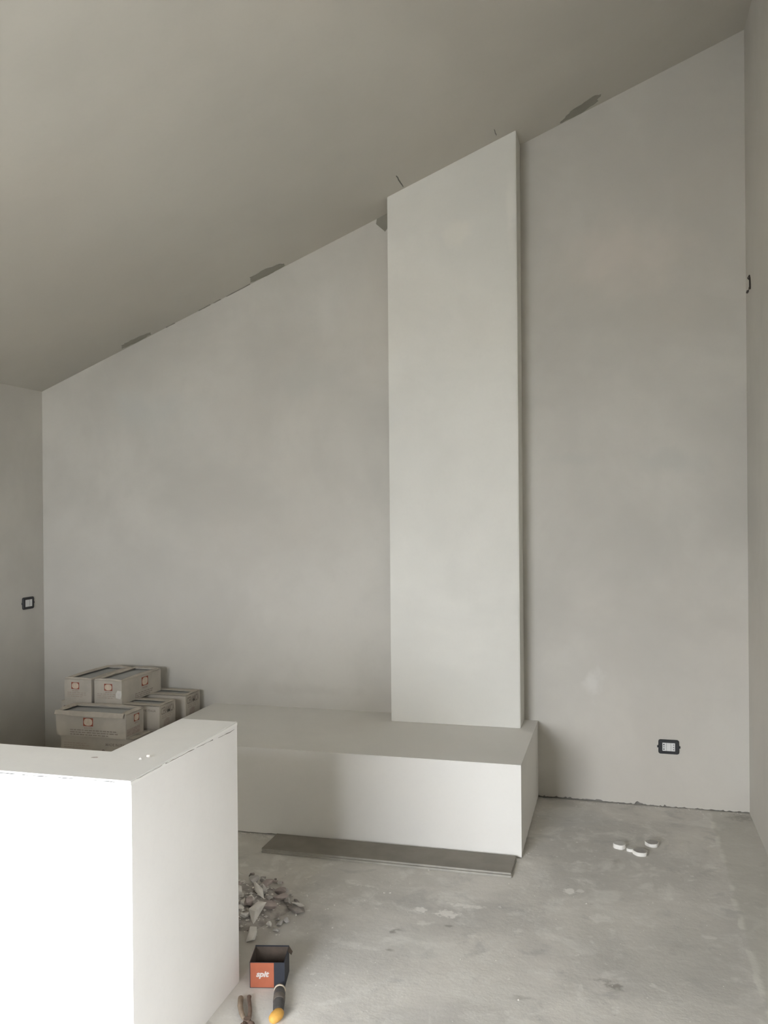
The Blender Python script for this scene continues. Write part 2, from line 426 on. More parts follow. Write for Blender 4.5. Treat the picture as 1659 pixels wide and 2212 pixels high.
# ---------------------------------------------------------------- chimney breast and bench
CX0, CX1, CY, BZ = -1.2627, -0.528, 4.8217, 0.4398
ch = thing('chimney_breast', 'tall square plastered chimney breast rising from the bench to the sloping ceiling', 'chimney breast', (CX0, D, BZ))
bm = prism(bmesh.new(), [(CX0, BZ + 0.001), (CX1, BZ + 0.001), (CX1, ceil(CX1) + 0.004), (CX0, ceil(CX0) + 0.004)], 'y', CY, D + 0.004)
bmesh.ops.bevel(bm, geom=[e for e in bm.edges if all(abs(v.co.y - CY) < 1e-4 for v in e.verts) and abs(e.verts[0].co.x - e.verts[1].co.x) < 1e-4], offset=0.004, segments=2, affect='EDGES')
bm.transform(Matrix.Translation((-CX0, -D, -BZ)))
obj('breast', bm, 'chimney', ch)

BX0, BX1, BY = -2.473, -0.4513, 4.1287
be = thing('low_bench', 'long low boarded bench running under the chimney breast', 'bench', (BX0, BY, 0))
def panel_outline(a, b, top, seed, gap=0.004, rag=0.006):
    r = random.Random(seed); out = []; n = int(abs(b - a) / 0.03)
    for k in range(n + 1): out.append((a + (b - a) * k / n, gap + rag * r.random() ** 2))
    return out + [(b, top), (a, top)]
bm = prism(bmesh.new(), panel_outline(0, BX1 - BX0, BZ - 0.0035, 2), 'y', 0, 0.0125)
obj('front_panel', bm, 'bench', be)
bm = prism(bmesh.new(), panel_outline(0.0125, D - BY, BZ - 0.0125, 3, 0.010, 0.008), 'x', BX1 - BX0 - 0.0125, BX1 - BX0)
obj('end_panel', bm, 'bench', be)
bm = prism(bmesh.new(), panel_outline(0.0125, D - BY, BZ - 0.0125, 4), 'x', 0, 0.0125)
obj('end_panel', bm, 'bench', be)
bm = B(0.0015, BX1 - BX0, 0.0015, D - BY + 0.003, BZ - 0.012, BZ)
obj('top_panel', bm, 'bench', be)
bm = B(0.02, BX1 - BX0 - 0.02, 0.02, D - BY, 0.0, BZ - 0.013)
obj('inner_frame', bm, 'core', be)

# ---------------------------------------------------------------- L-shaped half wall in front
HX, HY, HZ, HX2, HY2, HY3 = -1.2947, 2.1216, 0.9109, -1.5113, 2.8128, 2.3693
hw = thing('half_wall', 'white plastered L shaped half wall in the left foreground', 'half wall', (HX, HY, 0))
out = [(XL, HY), (HX, HY), (HX, HY2), (HX2, HY2), (HX2, HY3), (XL, HY3)]
loc = [(a - HX, b - HY) for a, b in out]
bm = prism(bmesh.new(), loc, 'z', 0, HZ - 0.012)
bmesh.ops.bevel(bm, geom=[e for e in bm.edges if abs(e.verts[0].co.z - e.verts[1].co.z) > 0.5 and abs(e.verts[0].co.x) < 0.3], offset=0.003, segments=2, affect='EDGES')
obj('wall_body', bm, 'half_wall', hw)
bm = prism(bmesh.new(), loc, 'z', HZ - 0.012, HZ)
bmesh.ops.bevel(bm, geom=[e for e in bm.edges if all(v.co.z > HZ - 0.001 for v in e.verts)], offset=0.0025, segments=2, affect='EDGES')
obj('top_cap', bm, 'half_cap', hw)
def seam(pts, w, seed):
    """open hairline where the cap plaster meets the side plaster"""
    r = random.Random(seed); bm = bmesh.new(); rows = []
    P = [Vector(p) for p in pts]
    fine = []
    for a, b in zip(P, P[1:]):
        n = max(2, int((b - a).length / 0.02))
        fine += [a.lerp(b, k / n) for k in range(n)]
    fine.append(P[-1])
    for p in fine:
        ww = w * (0.15 + 0.85 * r.random() ** 1.5)
        c = p + Vector((0, 0, r.uniform(-0.0008, 0.0008)))
        rows.append((bm.verts.new(c - Vector((0, 0, ww / 2))), bm.verts.new(c + Vector((0, 0, ww / 2)))))
    for a, b in zip(rows, rows[1:]): bm.faces.new((a[0], b[0], b[1], a[1]))
    g = bmesh.ops.extrude_face_region(bm, geom=bm.faces[:])
    nrm = Vector((-1, 0, 0)) if abs(P[0].x - P[-1].x) < 1e-6 else Vector((0, 1, 0))
    bmesh.ops.translate(bm, verts=[v for v in g['geom'] if isinstance(v, bmesh.types.BMVert)], vec=nrm * 0.002)
    return obj('seam_crack', bm, 'edge_dark' if nrm.x else 'crack_dark', hw)
e = 0.0006
seam([(e, 0.03, 0.9075), (e, 0.17, 0.9065)], 0.0012, 1)
seam([(e, 0.19, 0.9055), (e, 0.37, 0.901)], 0.0022, 2)
seam([(e, 0.385, 0.9005), (e, 0.50, 0.8965)], 0.0026, 3)
seam([(e, 0.54, 0.893), (e, 0.63, 0.889), (e, 0.665, 0.8905)], 0.0026, 4)
seam([(-2.3, -e, 0.906), (-0.62, -e, 0.9065)], 0.0022, 5)
seam([(-0.60, -e, 0.905), (-0.24, -e, 0.905)], 0.0020, 6)
seam([(-0.23, -e, 0.906), (-0.05, -e, 0.9055)], 0.0026, 7)

# ---------------------------------------------------------------- sockets and switch
def rounded(w, h, r, n=5):
    out = []
    for cx, cy, a0 in ((w / 2 - r, h / 2 - r, 0), (-w / 2 + r, h / 2 - r, 90), (-w / 2 + r, -h / 2 + r, 180), (w / 2 - r, -h / 2 + r, 270)):
        for k in range(n + 1):
            a = math.radians(a0 + 90 * k / n); out.append((cx + r * math.cos(a), cy + r * math.sin(a)))
    return out
def plate(root, kind):
    """local frame: x along the wall, z up, -y out of the wall"""
    W_, H_ = 0.106, 0.078
    bm = bmesh.new()
    o_, i_ = rounded(W_, H_, 0.010), rounded(0.069, 0.046, 0.002)
    # bowed sides
    o_ = [(x * (1 + 0.05 * (1 - (2 * z / H_) ** 2) * (abs(x) > W_ / 2 - 0.011)), z) for x, z in o_]
    rings = [[bm.verts.new((x, y, z)) for x, z in q] for q, y in ((o_, 0.0), (o_, -0.006), ([(x * 0.96, z * 0.95) for x, z in o_], -0.0095), (i_, -0.0095), (i_, -0.002))]
    n = len(o_)
    for a, b in zip(rings, rings[1:]):
        for k in range(n): bm.faces.new((a[k], a[(k + 1) % n], b[(k + 1) % n], b[k]))
    bm.faces.new(rings[0])
    obj('frame', bm, 'black_plastic', root)
    for s in (-1, 1):                                  # little release tabs at mid height
        obj('release_tab', B(s * 0.0575 - 0.003, s * 0.0575 + 0.003, -0.007, 0.0, -0.006, 0.006, bevel=0.001), 'black_plastic', root)
    if kind == 'socket':
        for k, c in enumerate((-0.0225, 0.0, 0.0225)):
            mod = obj('socket_module' if k != 1 else 'blank_module', B(c - 0.0108, c + 0.0108, -0.0085, -0.001, -0.0225, 0.0225, bevel=0.0008), 'white_plastic', root)
            if k == 1: continue
            for z in (-0.0125, 0, 0.0125):
                rr = (0.0034 if z else 0.0026) if k == 0 else 0.0024
                bm = bmesh.new()
                bmesh.ops.create_cone(bm, cap_ends=True, segments=12, radius1=rr, radius2=rr, depth=0.002)
                bm.transform(Matrix.Translation((c - (0.003 if k == 0 else -0.003), -0.0085, z)) @ Matrix.Rotation(math.pi / 2, 4, 'X'))
                obj('pin_hole', bm, 'hole', mod)
    else:
        for a, b, nm in ((-0.034, 0.0095, 'blank_module'), (0.0115, 0.034, 'rocker')):
            obj(nm, B(a, b, -0.009, -0.001, -0.0225, 0.0225, bevel=0.001), 'white_plastic', root)
        obj('joint_line', B(0.0095, 0.0115, -0.0088, -0.001, -0.019, 0.019), 'hole', root)
so = thing('wall_socket', 'black framed power socket low on the back wall right of the bench', 'socket', (0.2585, D - 0.0005, 0.3345))
plate(so, 'socket')
sw = thing('light_switch', 'black framed light switch with pale insert on the left wall', 'light switch', (XL + 0.0005, 4.862, 1.064), math.radians(90))
plate(sw, 'switch')

# cable stub sticking out high on the right wall
bm = tube(bmesh.new(), [(XR - 0.002, 4.90, 2.838), (XR - 0.010, 4.885, 2.842), (XR - 0.005, 4.862, 2.850), (XR - 0.0045, 4.857, 2.835), (XR - 0.004, 4.853, 2.81), (XR - 0.004, 4.85, 2.79),
                        (XR - 0.006, 4.85, 2.778), (XR - 0.014, 4.853, 2.768), (XR - 0.019, 4.857, 2.757)], [0.003, 0.003, 0.0032, 0.004, 0.0045, 0.005, 0.006, 0.0065, 0.005], 8)
cs = obj('cable_stub', bm, 'cable', smooth=True)
tag(cs, 'short dark cable stub poking out high on the right wall', 'cable')

# ---------------------------------------------------------------- tile planks against the bench
px0, px1 = -1.6759, -0.4748
b0 = B(0, px1 - px0, 0, 0.197, 0, 0.0098, bevel=0.0008)
lo = thing('floor_plank', 'lower of two stacked long tile planks on the floor against the bench', 'plank', (px0 + 0.003, 3.898, 0.0005), 0, 'long tile planks by the bench')
obj('plank_body', b0, 'plank_low', lo)
hi = thing('floor_plank', 'upper brown grey long tile plank lying along the front of the bench', 'plank', (px0, 3.9065, 0.0105), 0, 'long tile planks by the bench')
obj('plank_body', B(0, px1 - px0, 0, 0.197, 0, 0.0078, bevel=0.0006), 'plank_low', hi)
obj('glazed_face', B(0.0006, px1 - px0 - 0.0006, 0.0006, 0.1964, 0.0078, 0.0092), 'plank', hi)

# ---------------------------------------------------------------- tile cartons
CL, CW, CH = 0.42, 0.185, 0.133
def quad(bm, a, b, c, d):
    bm.faces.new([bm.verts.new(p) for p in (a, b, c, d)])
def slab_on(bm, org, ex, ey, pts, lift=0.0006):
    ex, ey = Vector(ex), Vector(ey); n = ex.cross(ey).normalized(); o = Vector(org) + n * lift
    bm.faces.new([bm.verts.new(o + ex * p[0] + ey * p[1]) for p in pts])
def logo(root, org, ex, ey, s):
    """printed square mark: red corners around a cream oval, with a line of small print under it"""
    bm = bmesh.new(); h = s / 2
    slab_on(bm, org, ex, ey, [(-h * 1.35, -h), (h * 1.35, -h), (h * 1.35, h), (-h * 1.35, h)])
    lg = obj('printed_logo', bm, 'logo_red', root)
    bm = bmesh.new()
    n = 14
    slab_on(bm, org, ex, ey, [(h * 1.16 * math.copysign(abs(math.cos(t)) ** 0.75, math.cos(t)), h * 0.88 * math.copysign(abs(math.sin(t)) ** 0.75, math.sin(t))) for t in [2 * math.pi * k / n for k in range(n)]], 0.0010)
    obj('logo_oval', bm, 'logo_cream', lg)
    bm = bmesh.new()
    slab_on(bm, org, ex, ey, [(-h * 1.1, -h * 1.65), (h * 1.1, -h * 1.65), (h * 1.1, -h * 1.25), (-h * 1.1, -h * 1.25)])
    obj('small_print', bm, 'ink_soft', lg)
def print_lines(root, org, ex, ey, w, rows, gap, seed, mat='ink_soft', th=0.0045):
    """rows of small print, word by word"""
    r = random.Random(seed); bm = bmesh.new()
    for k in range(rows):
        x = -w / 2; y = -k * gap
        lim = w / 2 * (1 if k < rows - 1 else 0.6)
        while x < lim - 0.012:
            l = min(r.uniform(0.012, 0.032), lim - x)
            slab_on(bm, org, ex, ey, [(x, y), (x + l, y), (x + l, y + th), (x, y + th)])
            x += l + 0.005
    obj('small_print', bm, mat, root)
def words(root, org, ex, ey, text, w, h, mat='ink'):
    bm = onto(text_bm(text, 0.1, bold=0.002, fit=(w, h)), Vector(org) + Vector(ex).cross(Vector(ey)) * 0.0007, ex, ey)
    obj('printed_words', bm, mat, root)
def carton(name, label, loc, rotz, L, W, H, face='label', flaps=(0.03, 0.03, 0.03, 0.03), closed=False, seed=0, group='cartons of tiles stacked in the back left corner', lift=0.012, tile=True):
    """local: x along the width W, y along the length L, origin at the front left bottom corner"""
    r = random.Random(seed)
    t = thing(name, label, 'carton', loc, rotz, group)
    th = 0.004
    bm = bmesh.new()
    q = 0.0
    ring_o = [(0, 0), (W, 0), (W, L), (0, L)]
    ring_i = [(th, th), (W - th, th), (W - th, L - th), (th, L - th)]
    def jog(p, z): return (p[0] + r.uniform(-q, q) * (z > 0.02), p[1] + r.uniform(-q, q) * (z > 0.02), z)
    a = [bm.verts.new(jog(p, 0)) for p in ring_o]
    m_ = [bm.verts.new(jog(p, H * 0.5)) for p in ring_o]
    b = [bm.verts.new((*p, H)) for p in ring_o]
    c = [bm.verts.new((*p, H)) for p in ring_i]
    d = [bm.verts.new((*p, H - 0.035)) for p in ring_i]
    for u, v in ((a, m_), (m_, b), (b, c), (c, d)):
        for k in range(4): bm.faces.new((u[k], u[(k + 1) % 4], v[(k + 1) % 4], v[k]))
    bm.faces.new(a[::-1])
    if not closed: bm.faces.new(d)
    else: bm.faces.new(d)
    obj('carton_body', bm, 'card', t)
    # flaps folded inwards, sagging, their edges uneven; order front, right, back, left
    edges = ((Vector((0, 0, H)), Vector((W, 0, H)), Vector((0, 1, 0))), (Vector((W, 0, H)), Vector((W, L, H)), Vector((-1, 0, 0))),
             (Vector((W, L, H)), Vector((0, L, H)), Vector((0, -1, 0))), (Vector((0, L, H)), Vector((0, 0, H)), Vector((1, 0, 0))))
    for k, (p, q_, inn) in enumerate(edges):
        dep = flaps[k]
        if closed: dep = (W if k % 2 else L) / 2 - 0.004 if k % 2 else 0.0
        if dep == 0: continue
        bm = bmesh.new(); n = 7; top = []; bot = []
        for i in range(n + 1):
            s = 0.01 + 0.98 * i / n
            e0 = p.lerp(q_, s)
            dd = max(0.006, dep + r.uniform(-0.004, 0.004)) if dep > 0 else dep
            mz = lift * (0.6 + 0.4 * math.sin(s * math.pi)) if not closed else 0.001
            if dep < 0:                                     # flap turned outwards and down over the side
                rows = [e0 + Vector((0, 0, 0.001)), e0 - inn * (-dep * 0.55) + Vector((0, 0, 0.010 + r.uniform(0, 0.003))), e0 - inn * (-dep) + Vector((0, 0, -0.012 + r.uniform(-0.003, 0.003)))]
            else:
                rows = [e0 + Vector((0, 0, 0.001)), e0 + inn * dd * 0.35 + Vector((0, 0, mz)), e0 + inn * dd + Vector((0, 0, mz * r.uniform(0.3, 0.7)))]
            top.append([bm.verts.new(v) for v in rows]); bot.append([bm.verts.new(v - Vector((0, 0, 0.0035))) for v in rows])
        for i in range(n):
            for j in range(2):
                bm.faces.new((top[i][j], top[i + 1][j], top[i + 1][j + 1], top[i][j + 1]))
                bm.faces.new((bot[i][j], bot[i][j + 1], bot[i + 1][j + 1], bot[i + 1][j]))
            bm.faces.new((top[i][0], bot[i][0], bot[i + 1][0], top[i + 1][0])); bm.faces.new((top[i][2], top[i + 1][2], bot[i + 1][2], bot[i][2]))
        for i in (0, n):
            bm.faces.new((top[i][0], top[i][1], bot[i][1], bot[i][0])); bm.faces.new((top[i][1], top[i][2], bot[i][2], bot[i][1]))
        obj('flap', bm, 'card_flap', t)
    return t
FX, FZ = (1, 0, 0), (0, 0, 1)        # front face axes (looking along +y)
RX = (0, 1, 0)                       # right face axis (looking along -x)

# upper pair
z4 = 4 * CH + 0.004
cb = carton('tile_carton', 'open tile carton nearest the wall corner of the bench, topmost right of the pair', (-2.965, 4.475, z4), math.radians(-2), CL, CW, CH, flaps=(0.016, 0.03, 0.03, 0.022), seed=1)
cb['label'] = 'open topmost tile carton on the right of the upper pair, long side showing'
logo(cb, (0.095, 0, 0.095), FX, FZ, 0.040); print_lines(cb, (0.085, 0, 0.052), FX, FZ, 0.13, 3, 0.011, 4)
logo(cb, (CW, 0.24, 0.092), RX, FZ, 0.052); print_lines(cb, (CW, 0.235, 0.030), RX, FZ, 0.20, 3, 0.011, 5, 'ink')
bm = bmesh.new(); slab_on(bm, (0.165, 0, 0.055), FX, FZ, [(-0.018, -0.02), (0.012, -0.025), (0.019, 0.0), (0.018, 0.022), (-0.008, 0.024), (-0.02, 0.004)], 0.0012)
obj('torn_tape', bm, 'tape', cb)
ca = carton('tile_carton', 'open topmost tile carton on the left of the upper pair, near the left wall', (-3.165, 4.475, z4), math.radians(-2), CL, CW, CH, flaps=(0.018, 0.022, 0.03, 0.03), seed=2)
logo(ca, (0.075, 0, 0.095), FX, FZ, 0.040); print_lines(ca, (0.085, 0, 0.052), FX, FZ, 0.13, 3, 0.011, 6)
# front stack
ce = carton('tile_carton', 'open tile carton lying crosswise at the front of the pile, front flap sagging', (-3.055, 4.425, 3 * CH + 0.003), math.radians(-90), 0.44, CW, CH, flaps=(0.035, -0.022, 0.03, 0.030), seed=3, lift=0.016)
# its long side faces the room: local right face is turned to -y
logo(ce, (CW, 0.205, 0.083), RX, FZ, 0.046); print_lines(ce, (CW, 0.24, 0.034), RX, FZ, 0.30, 3, 0.0125, 7, 'ink', 0.005)
logo(ce, (0.075, 0.44, 0.098), (-1, 0, 0), FZ, 0.040)
bm = bmesh.new(); slab_on(bm, (0.10, 0.44, 0.030), (-1, 0, 0), FZ, [(-0.075, -0.018), (0.06, -0.018), (0.06, 0.020), (-0.075, 0.020)])
obj('printed_panel', bm, 'ink_soft', ce)
cf = carton('tile_carton', 'closed tile carton under the crosswise front one, just above the half wall', (-3.035, 4.445, 2 * CH + 0.002), math.radians(-90), 0.46, 0.19, CH, closed=True, flaps=(0, 0.09, 0, 0.09), seed=4)
words(cf, (0.19, 0.355, 0.095), RX, FZ, 'MADE IN ITALY', 0.14, 0.014)
print_lines(cf, (0.19, 0.10, 0.09), RX, FZ, 0.16, 3, 0.012, 8)
bm = bmesh.new()
for c, w in ((0.27, 0.010), (0.34, 0.016)):
    slab_on(bm, (0.19, c, 0.058), RX, FZ, [(w * math.cos(k * math.pi / 4), 0.009 * math.sin(k * math.pi / 4)) for k in range(8)])
obj('printed_symbols', bm, 'ink', cf, kind='stuff')
# right pair, long sides across the room, ends towards the bench
cc = carton('tile_carton', 'closed tile carton beside the bench, the nearer of two with bold end lettering', (-2.545 - CL, 4.665, 3 * CH + 0.003), math.radians(-90), CL, CW, CH, flaps=(0.03, 0.055, 0.03, 0.055), seed=5, lift=0.004)
cc['label'] = 'tile carton beside the bench, the nearer of two with bold end lettering'
cd = carton('tile_carton', 'tile carton beside the bench against the back wall, with bold end lettering', (-2.533 - CL, 4.955, 3 * CH + 0.003), math.radians(-90), CL, CW, CH, flaps=(0.03, 0.055, 0.03, 0.055), seed=6, lift=0.004)
for q in (cc, cd):
    words(q, (0.092, CL, 0.098), (-1, 0, 0), FZ, 'CERAMICA', 0.152, 0.042)
    print_lines(q, (0.092, CL, 0.066), (-1, 0, 0), FZ, 0.13, 2, 0.011, 9)
    bm = bmesh.new(); slab_on(bm, (0.10, CL, 0.030), (-1, 0, 0), FZ, [(-0.045, -0.022), (0.030, -0.022), (0.030, 0.014), (0.0, 0.022), (-0.03, 0.010)])
    obj('printed_mark', bm, 'ink_soft', q)
words(cc, (CW, CL - 0.10, 0.105), RX, FZ, 'CERAMICHE ITALIA', 0.155, 0.013)
# left lower one under the upper pair
cg = carton('tile_carton', 'tile carton at the far left, below the upper left one, mostly hidden', (-3.195, 4.485, 3 * CH + 0.003), 0, CL, CW, CH, closed=True, flaps=(0, 0.09, 0, 0.09), seed=7)
words(cg, (0.07, 0, 0.092), FX, FZ, 'CERAMICA', 0.11, 0.034)
# the hidden lower layers the stacks stand on
hid = 'closed tile carton low in the corner stack, hidden behind the white half wall'
base = None
for (x, y, rz, n) in ((-3.045, 4.435, -90, 2), (-2.545 - CL, 4.665, -90, 3), (-2.533 - CL, 4.955, -90, 3), (-3.195, 4.485, 0, 3)):
    for k in range(n):
        if base is None:
            base = carton('tile_carton', hid, (0, 0, 0), 0, CL, CW, CH - 0.001, closed=True, flaps=(0, 0.09, 0, 0.09), seed=8); o = base
        else: o = dup(base)
        o.location = (x, y, 0.0005 + k * (CH + 0.0005)); o.rotation_euler = (0, 0, math.radians(rz))
# the tiles seen in the open tops
def tiles(host, L, W, H, label):
    t = thing('tile_stack', label, 'tiles', host.location, host.rotation_euler.z, 'grey tiles in the open cartons')
    for k in range(3):
        o = obj('tile', B(0.010, W - 0.010, 0.010, L - 0.010, H - 0.0345 + 0.0092 * k, H - 0.0345 + 0.0092 * k + 0.0086, bevel=0.0006), 'tile', t)
tiles(cb, CL, CW, CH, 'grey tiles in the open carton on the right of the upper pair')
tiles(ca, CL, CW, CH, 'grey tiles in the open carton on the left of the upper pair')
tiles(ce, 0.44, CW, CH, 'grey tiles in the open crosswise carton at the front of the pile')
tiles(cc, CL, CW, CH, 'tiles glimpsed in the nearer lettered carton beside the bench')
tiles(cd, CL, CW, CH, 'tiles glimpsed in the lettered carton against the back wall')

# ---------------------------------------------------------------- rubble heap beside the half wall
PC = Vector((-1.58, 3.33))
def mound(x, y):
    d = math.hypot((x - PC.x) / 0.30, (y - PC.y) / 0.31)
    return 0.075 * max(0.0, 1 - d) ** 1.1
bm = bmesh.new(); N = 40; grid = {}
r = random.Random(11)
for i in range(N + 1):
    a = 2 * math.pi * i / N
for j in range(9):
    for i in range(N):
        a = 2 * math.pi * i / N; q = j / 8 * (0.80 + 0.06 * math.sin(3 * a + 1) + 0.05 * math.sin(7 * a))
        x, y = PC.x + 0.30 * q * math.cos(a), PC.y + 0.31 * q * math.sin(a)
        grid[i, j] = bm.verts.new((x, y, max(0.0008, mound(x, y) * 0.8 + (r.uniform(-0.004, 0.004) if 0 < j < 8 else 0)) if j < 8 else 0.0003))
for j in range(8):
    for i in range(N):
        if j == 0:
            if i == 0: ctr = bm.verts.new((PC.x, PC.y, mound(*PC) * 0.8))
            bm.faces.new((ctr, grid[i, 1], grid[(i + 1) % N, 1]))
        else: bm.faces.new((grid[i, j], grid[i, j + 1], grid[(i + 1) % N, j + 1], grid[(i + 1) % N, j]))
for i in range(N): bm.verts.remove(grid[i, 0])
hp = obj('rubble_dust', bm, 'dust', kind='stuff', smooth=True)
tag(hp, 'grey heap of rubble dust on the floor beside the half wall', 'rubble')

def chunk_bm(rx, ry, rz, seed, n=15):
    r = random.Random(seed); bm = bmesh.new()
    for k in range(n):
        v = Vector((r.gauss(0, 1), r.gauss(0, 1), r.gauss(0, 1))).normalized()
        f = r.uniform(0.78, 1.12)
        bm.verts.new((v.x * rx * f, v.y * ry * f, max(-0.8, v.z) * rz * f))
    g = bmesh.ops.convex_hull(bm, input=bm.verts)
    bmesh.ops.delete(bm, geom=[x for x in g['geom_interior'] if isinstance(x, bmesh.types.BMVert)], context='VERTS')
    bmesh.ops.bevel(bm, geom=bm.edges[:], offset=min(rx, ry, rz) * 0.04, segments=1, affect='EDGES')
    return bm
def chunk(x, y, rx, ry, rz, rot, mat, seed, label, sink=0.25, z=None, tilt=(0, 0), group='pieces of rubble in the heap'):
    o = obj('rubble_chunk', chunk_bm(rx, ry, rz, seed), mat)
    o.location = (x, y, (mound(x, y) * 0.8 if z is None else z) + rz * (0.82 - sink) )
    o.rotation_euler = (tilt[0], tilt[1], rot)
    return tag(o, label, 'rubble chunk', group)
# the pieces one can point to
chunk(-1.415, 3.235, 0.048, 0.075, 0.028, 0.25, 'chunk_a', 21, 'largest pale wedge shaped plaster chunk at the front of the heap', tilt=(0.25, 0))
chunk(-1.375, 3.105, 0.032, 0.048, 0.024, 0.1, 'chunk_a', 22, 'pale slab of plaster at the heap front, nearest the orange box', sink=0.0)
chunk(-1.285, 3.352, 0.046, 0.026, 0.015, -0.25, 'chunk_d', 23, 'dark flat slab at the right hand tip of the heap', sink=0.0)
chunk(-1.300, 3.405, 0.032, 0.017, 0.010, -0.2, 'chunk_a', 24, 'pale flat piece leaning behind the dark slab at the heap tip', sink=0.0)
chunk(-1.392, 3.322, 0.040, 0.030, 0.024, 0.3, 'chunk_c', 25, 'pinkish grey mortar lump on the right flank of the heap')
chunk(-1.350, 3.420, 0.040, 0.018, 0.016, -0.7, 'chunk_b', 26, 'long grey mortar sliver on the far right flank of the heap')
chunk(-1.475, 3.400, 0.018, 0.060, 0.016, 0.65, 'chunk_a', 27, 'long pale plaster sliver across the middle of the heap', sink=-0.4, tilt=(0.3, 0))
chunk(-1.565, 3.545, 0.030, 0.026, 0.022, 0.4, 'chunk_b', 28, 'grey mortar lump at the far edge of the heap by the half wall')
chunk(-1.585, 3.585, 0.015, 0.014, 0.013, 0.9, 'chunk_d', 29, 'small dark stone topmost at the far edge of the heap', sink=0.0, z=0.02)
chunk(-1.535, 3.335, 0.026, 0.026, 0.022, 0.2, 'chunk_a', 30, 'pale plaster lump beside the half wall edge, mid heap', sink=-0.2)
chunk(-1.475, 3.290, 0.030, 0.032, 0.022, 0.7, 'chunk_c', 31, 'pinkish lump behind the largest pale wedge', sink=0.0)
chunk(-1.490, 3.600, 0.055, 0.012, 0.008, -0.15, 'chunk_c', 32, 'thin pinkish strip lying alone behind the heap', sink=0.1, z=0.0)
r = random.Random(77)
plc = []
k = 0
while len(plc) < 95 and k < 6000:
    k += 1
    a, q = r.uniform(0, 2 * math.pi), math.sqrt(r.random()) * 0.98
    x, y = PC.x + 0.31 * q * math.cos(a), PC.y + 0.32 * q * math.sin(a)
    s = r.choice((0.012, 0.015, 0.018, 0.022, 0.026, 0.030)) * (1.0 if q < 0.75 else 0.6)
    if any(math.hypot(x - u, y - v) < (s + w) * 0.70 for u, v, w in plc): continue
    plc.append((x, y, s))
    m = r.choice(('chunk_a', 'chunk_a', 'chunk_b', 'chunk_b', 'chunk_c', 'chunk_d'))
    lab = {'chunk_a': 'small pale plaster fragment in the rubble heap', 'chunk_b': 'small grey mortar fragment in the rubble heap',
           'chunk_c': 'small pinkish mortar fragment in the rubble heap', 'chunk_d': 'small dark mortar fragment in the rubble heap'}[m]
    chunk(x, y, s * r.uniform(0.9, 1.4), s * r.uniform(0.7, 1.1), s * r.uniform(0.55, 0.9), r.uniform(0, 6), m, 100 + len(plc), lab, group=lab.replace('small ', '').replace('fragment', 'fragments'))

# loose crumbs too small to count
bm = bmesh.new(); r = random.Random(9)
def crumb(x, y, s):
    b0 = mound(x, y) * 0.8 if math.hypot((x - PC.x) / 0.30, (y - PC.y) / 0.31) < 0.74 else 0.0
    z = b0 + s * 0.6
    v = [bm.verts.new((x + s * math.cos(t) * r.uniform(0.7, 1.2), y + s * math.sin(t) * r.uniform(0.7, 1.2), b0 + 0.0002)) for t in (0.3, 1.9, 3.4, 5.0)]
    tp = bm.verts.new((x + r.uniform(-s, s) * 0.3, y + r.uniform(-s, s) * 0.3, z))
    for i in range(4): bm.faces.new((v[i], v[(i + 1) % 4], tp))
    bm.faces.new(v[::-1])
for _ in range(260):
    a, q = r.uniform(0, 6.283), math.sqrt(r.random()) * 0.72
    crumb(PC.x + 0.30 * q * math.cos(a), PC.y + 0.31 * q * math.sin(a), r.choice((0.004, 0.006, 0.008, 0.011)))
for _ in range(150):
    a, q = r.uniform(0, 6.283), abs(r.gauss(0, 0.5)) + 0.6
    crumb(PC.x + 0.33 * q * math.cos(a), PC.y + 0.33 * q * math.sin(a), r.uniform(0.002, 0.006))
for _ in range(90): crumb(r.uniform(-1.4, 0.6), r.uniform(2.6, 3.85), r.uniform(0.0015, 0.0035))
for _ in range(60): crumb(r.uniform(-0.44, 0.65), D - abs(r.gauss(0, 0.03)) - 0.004, r.uniform(0.002, 0.006))
for _ in range(40): crumb(BX1 + abs(r.gauss(0, 0.02)) + 0.006, r.uniform(4.15, 5.0), r.uniform(0.002, 0.005))
for _ in range(40): crumb(r.uniform(-1.9, -1.68), BY - abs(r.gauss(0, 0.015)) - 0.006, r.uniform(0.002, 0.007))
for x, y in ((-0.335, 2.935), (-0.96, 3.62), (-0.985, 3.615), (-0.14, 3.72)): crumb(x, y, 0.006)
cr = obj('plaster_crumbs', bm, 'chunk_a', kind='stuff')
tag(cr, 'loose plaster crumbs strewn over the concrete floor', 'crumbs')
# bits on the half wall top
for nm, x, y, s, m, lab in (('plaster_crumb', -1.381, 2.314, 0.006, 'chunk_a', 'white plaster crumb on the half wall top, left of two'),
                            ('plaster_crumb', -1.370, 2.343, 0.007, 'chunk_a', 'white plaster crumb on the half wall top, right of two'),
                            ('paint_flake', -1.524, 2.30, 0.013, 'ink_soft', 'thin curled grey flake on the half wall top near its inner corner')):
    fl_ = nm == 'paint_flake'
    o = obj(nm, chunk_bm(s, s * (0.3 if fl_ else 0.8), s * (0.12 if fl_ else 0.6), int(s * 1e4)), m)
    o.location = (x, y, HZ + s * (0.12 if fl_ else 0.5)); o.rotation_euler = (0, 0, 0.3)
    tag(o, lab, 'flake' if fl_ else 'crumb')

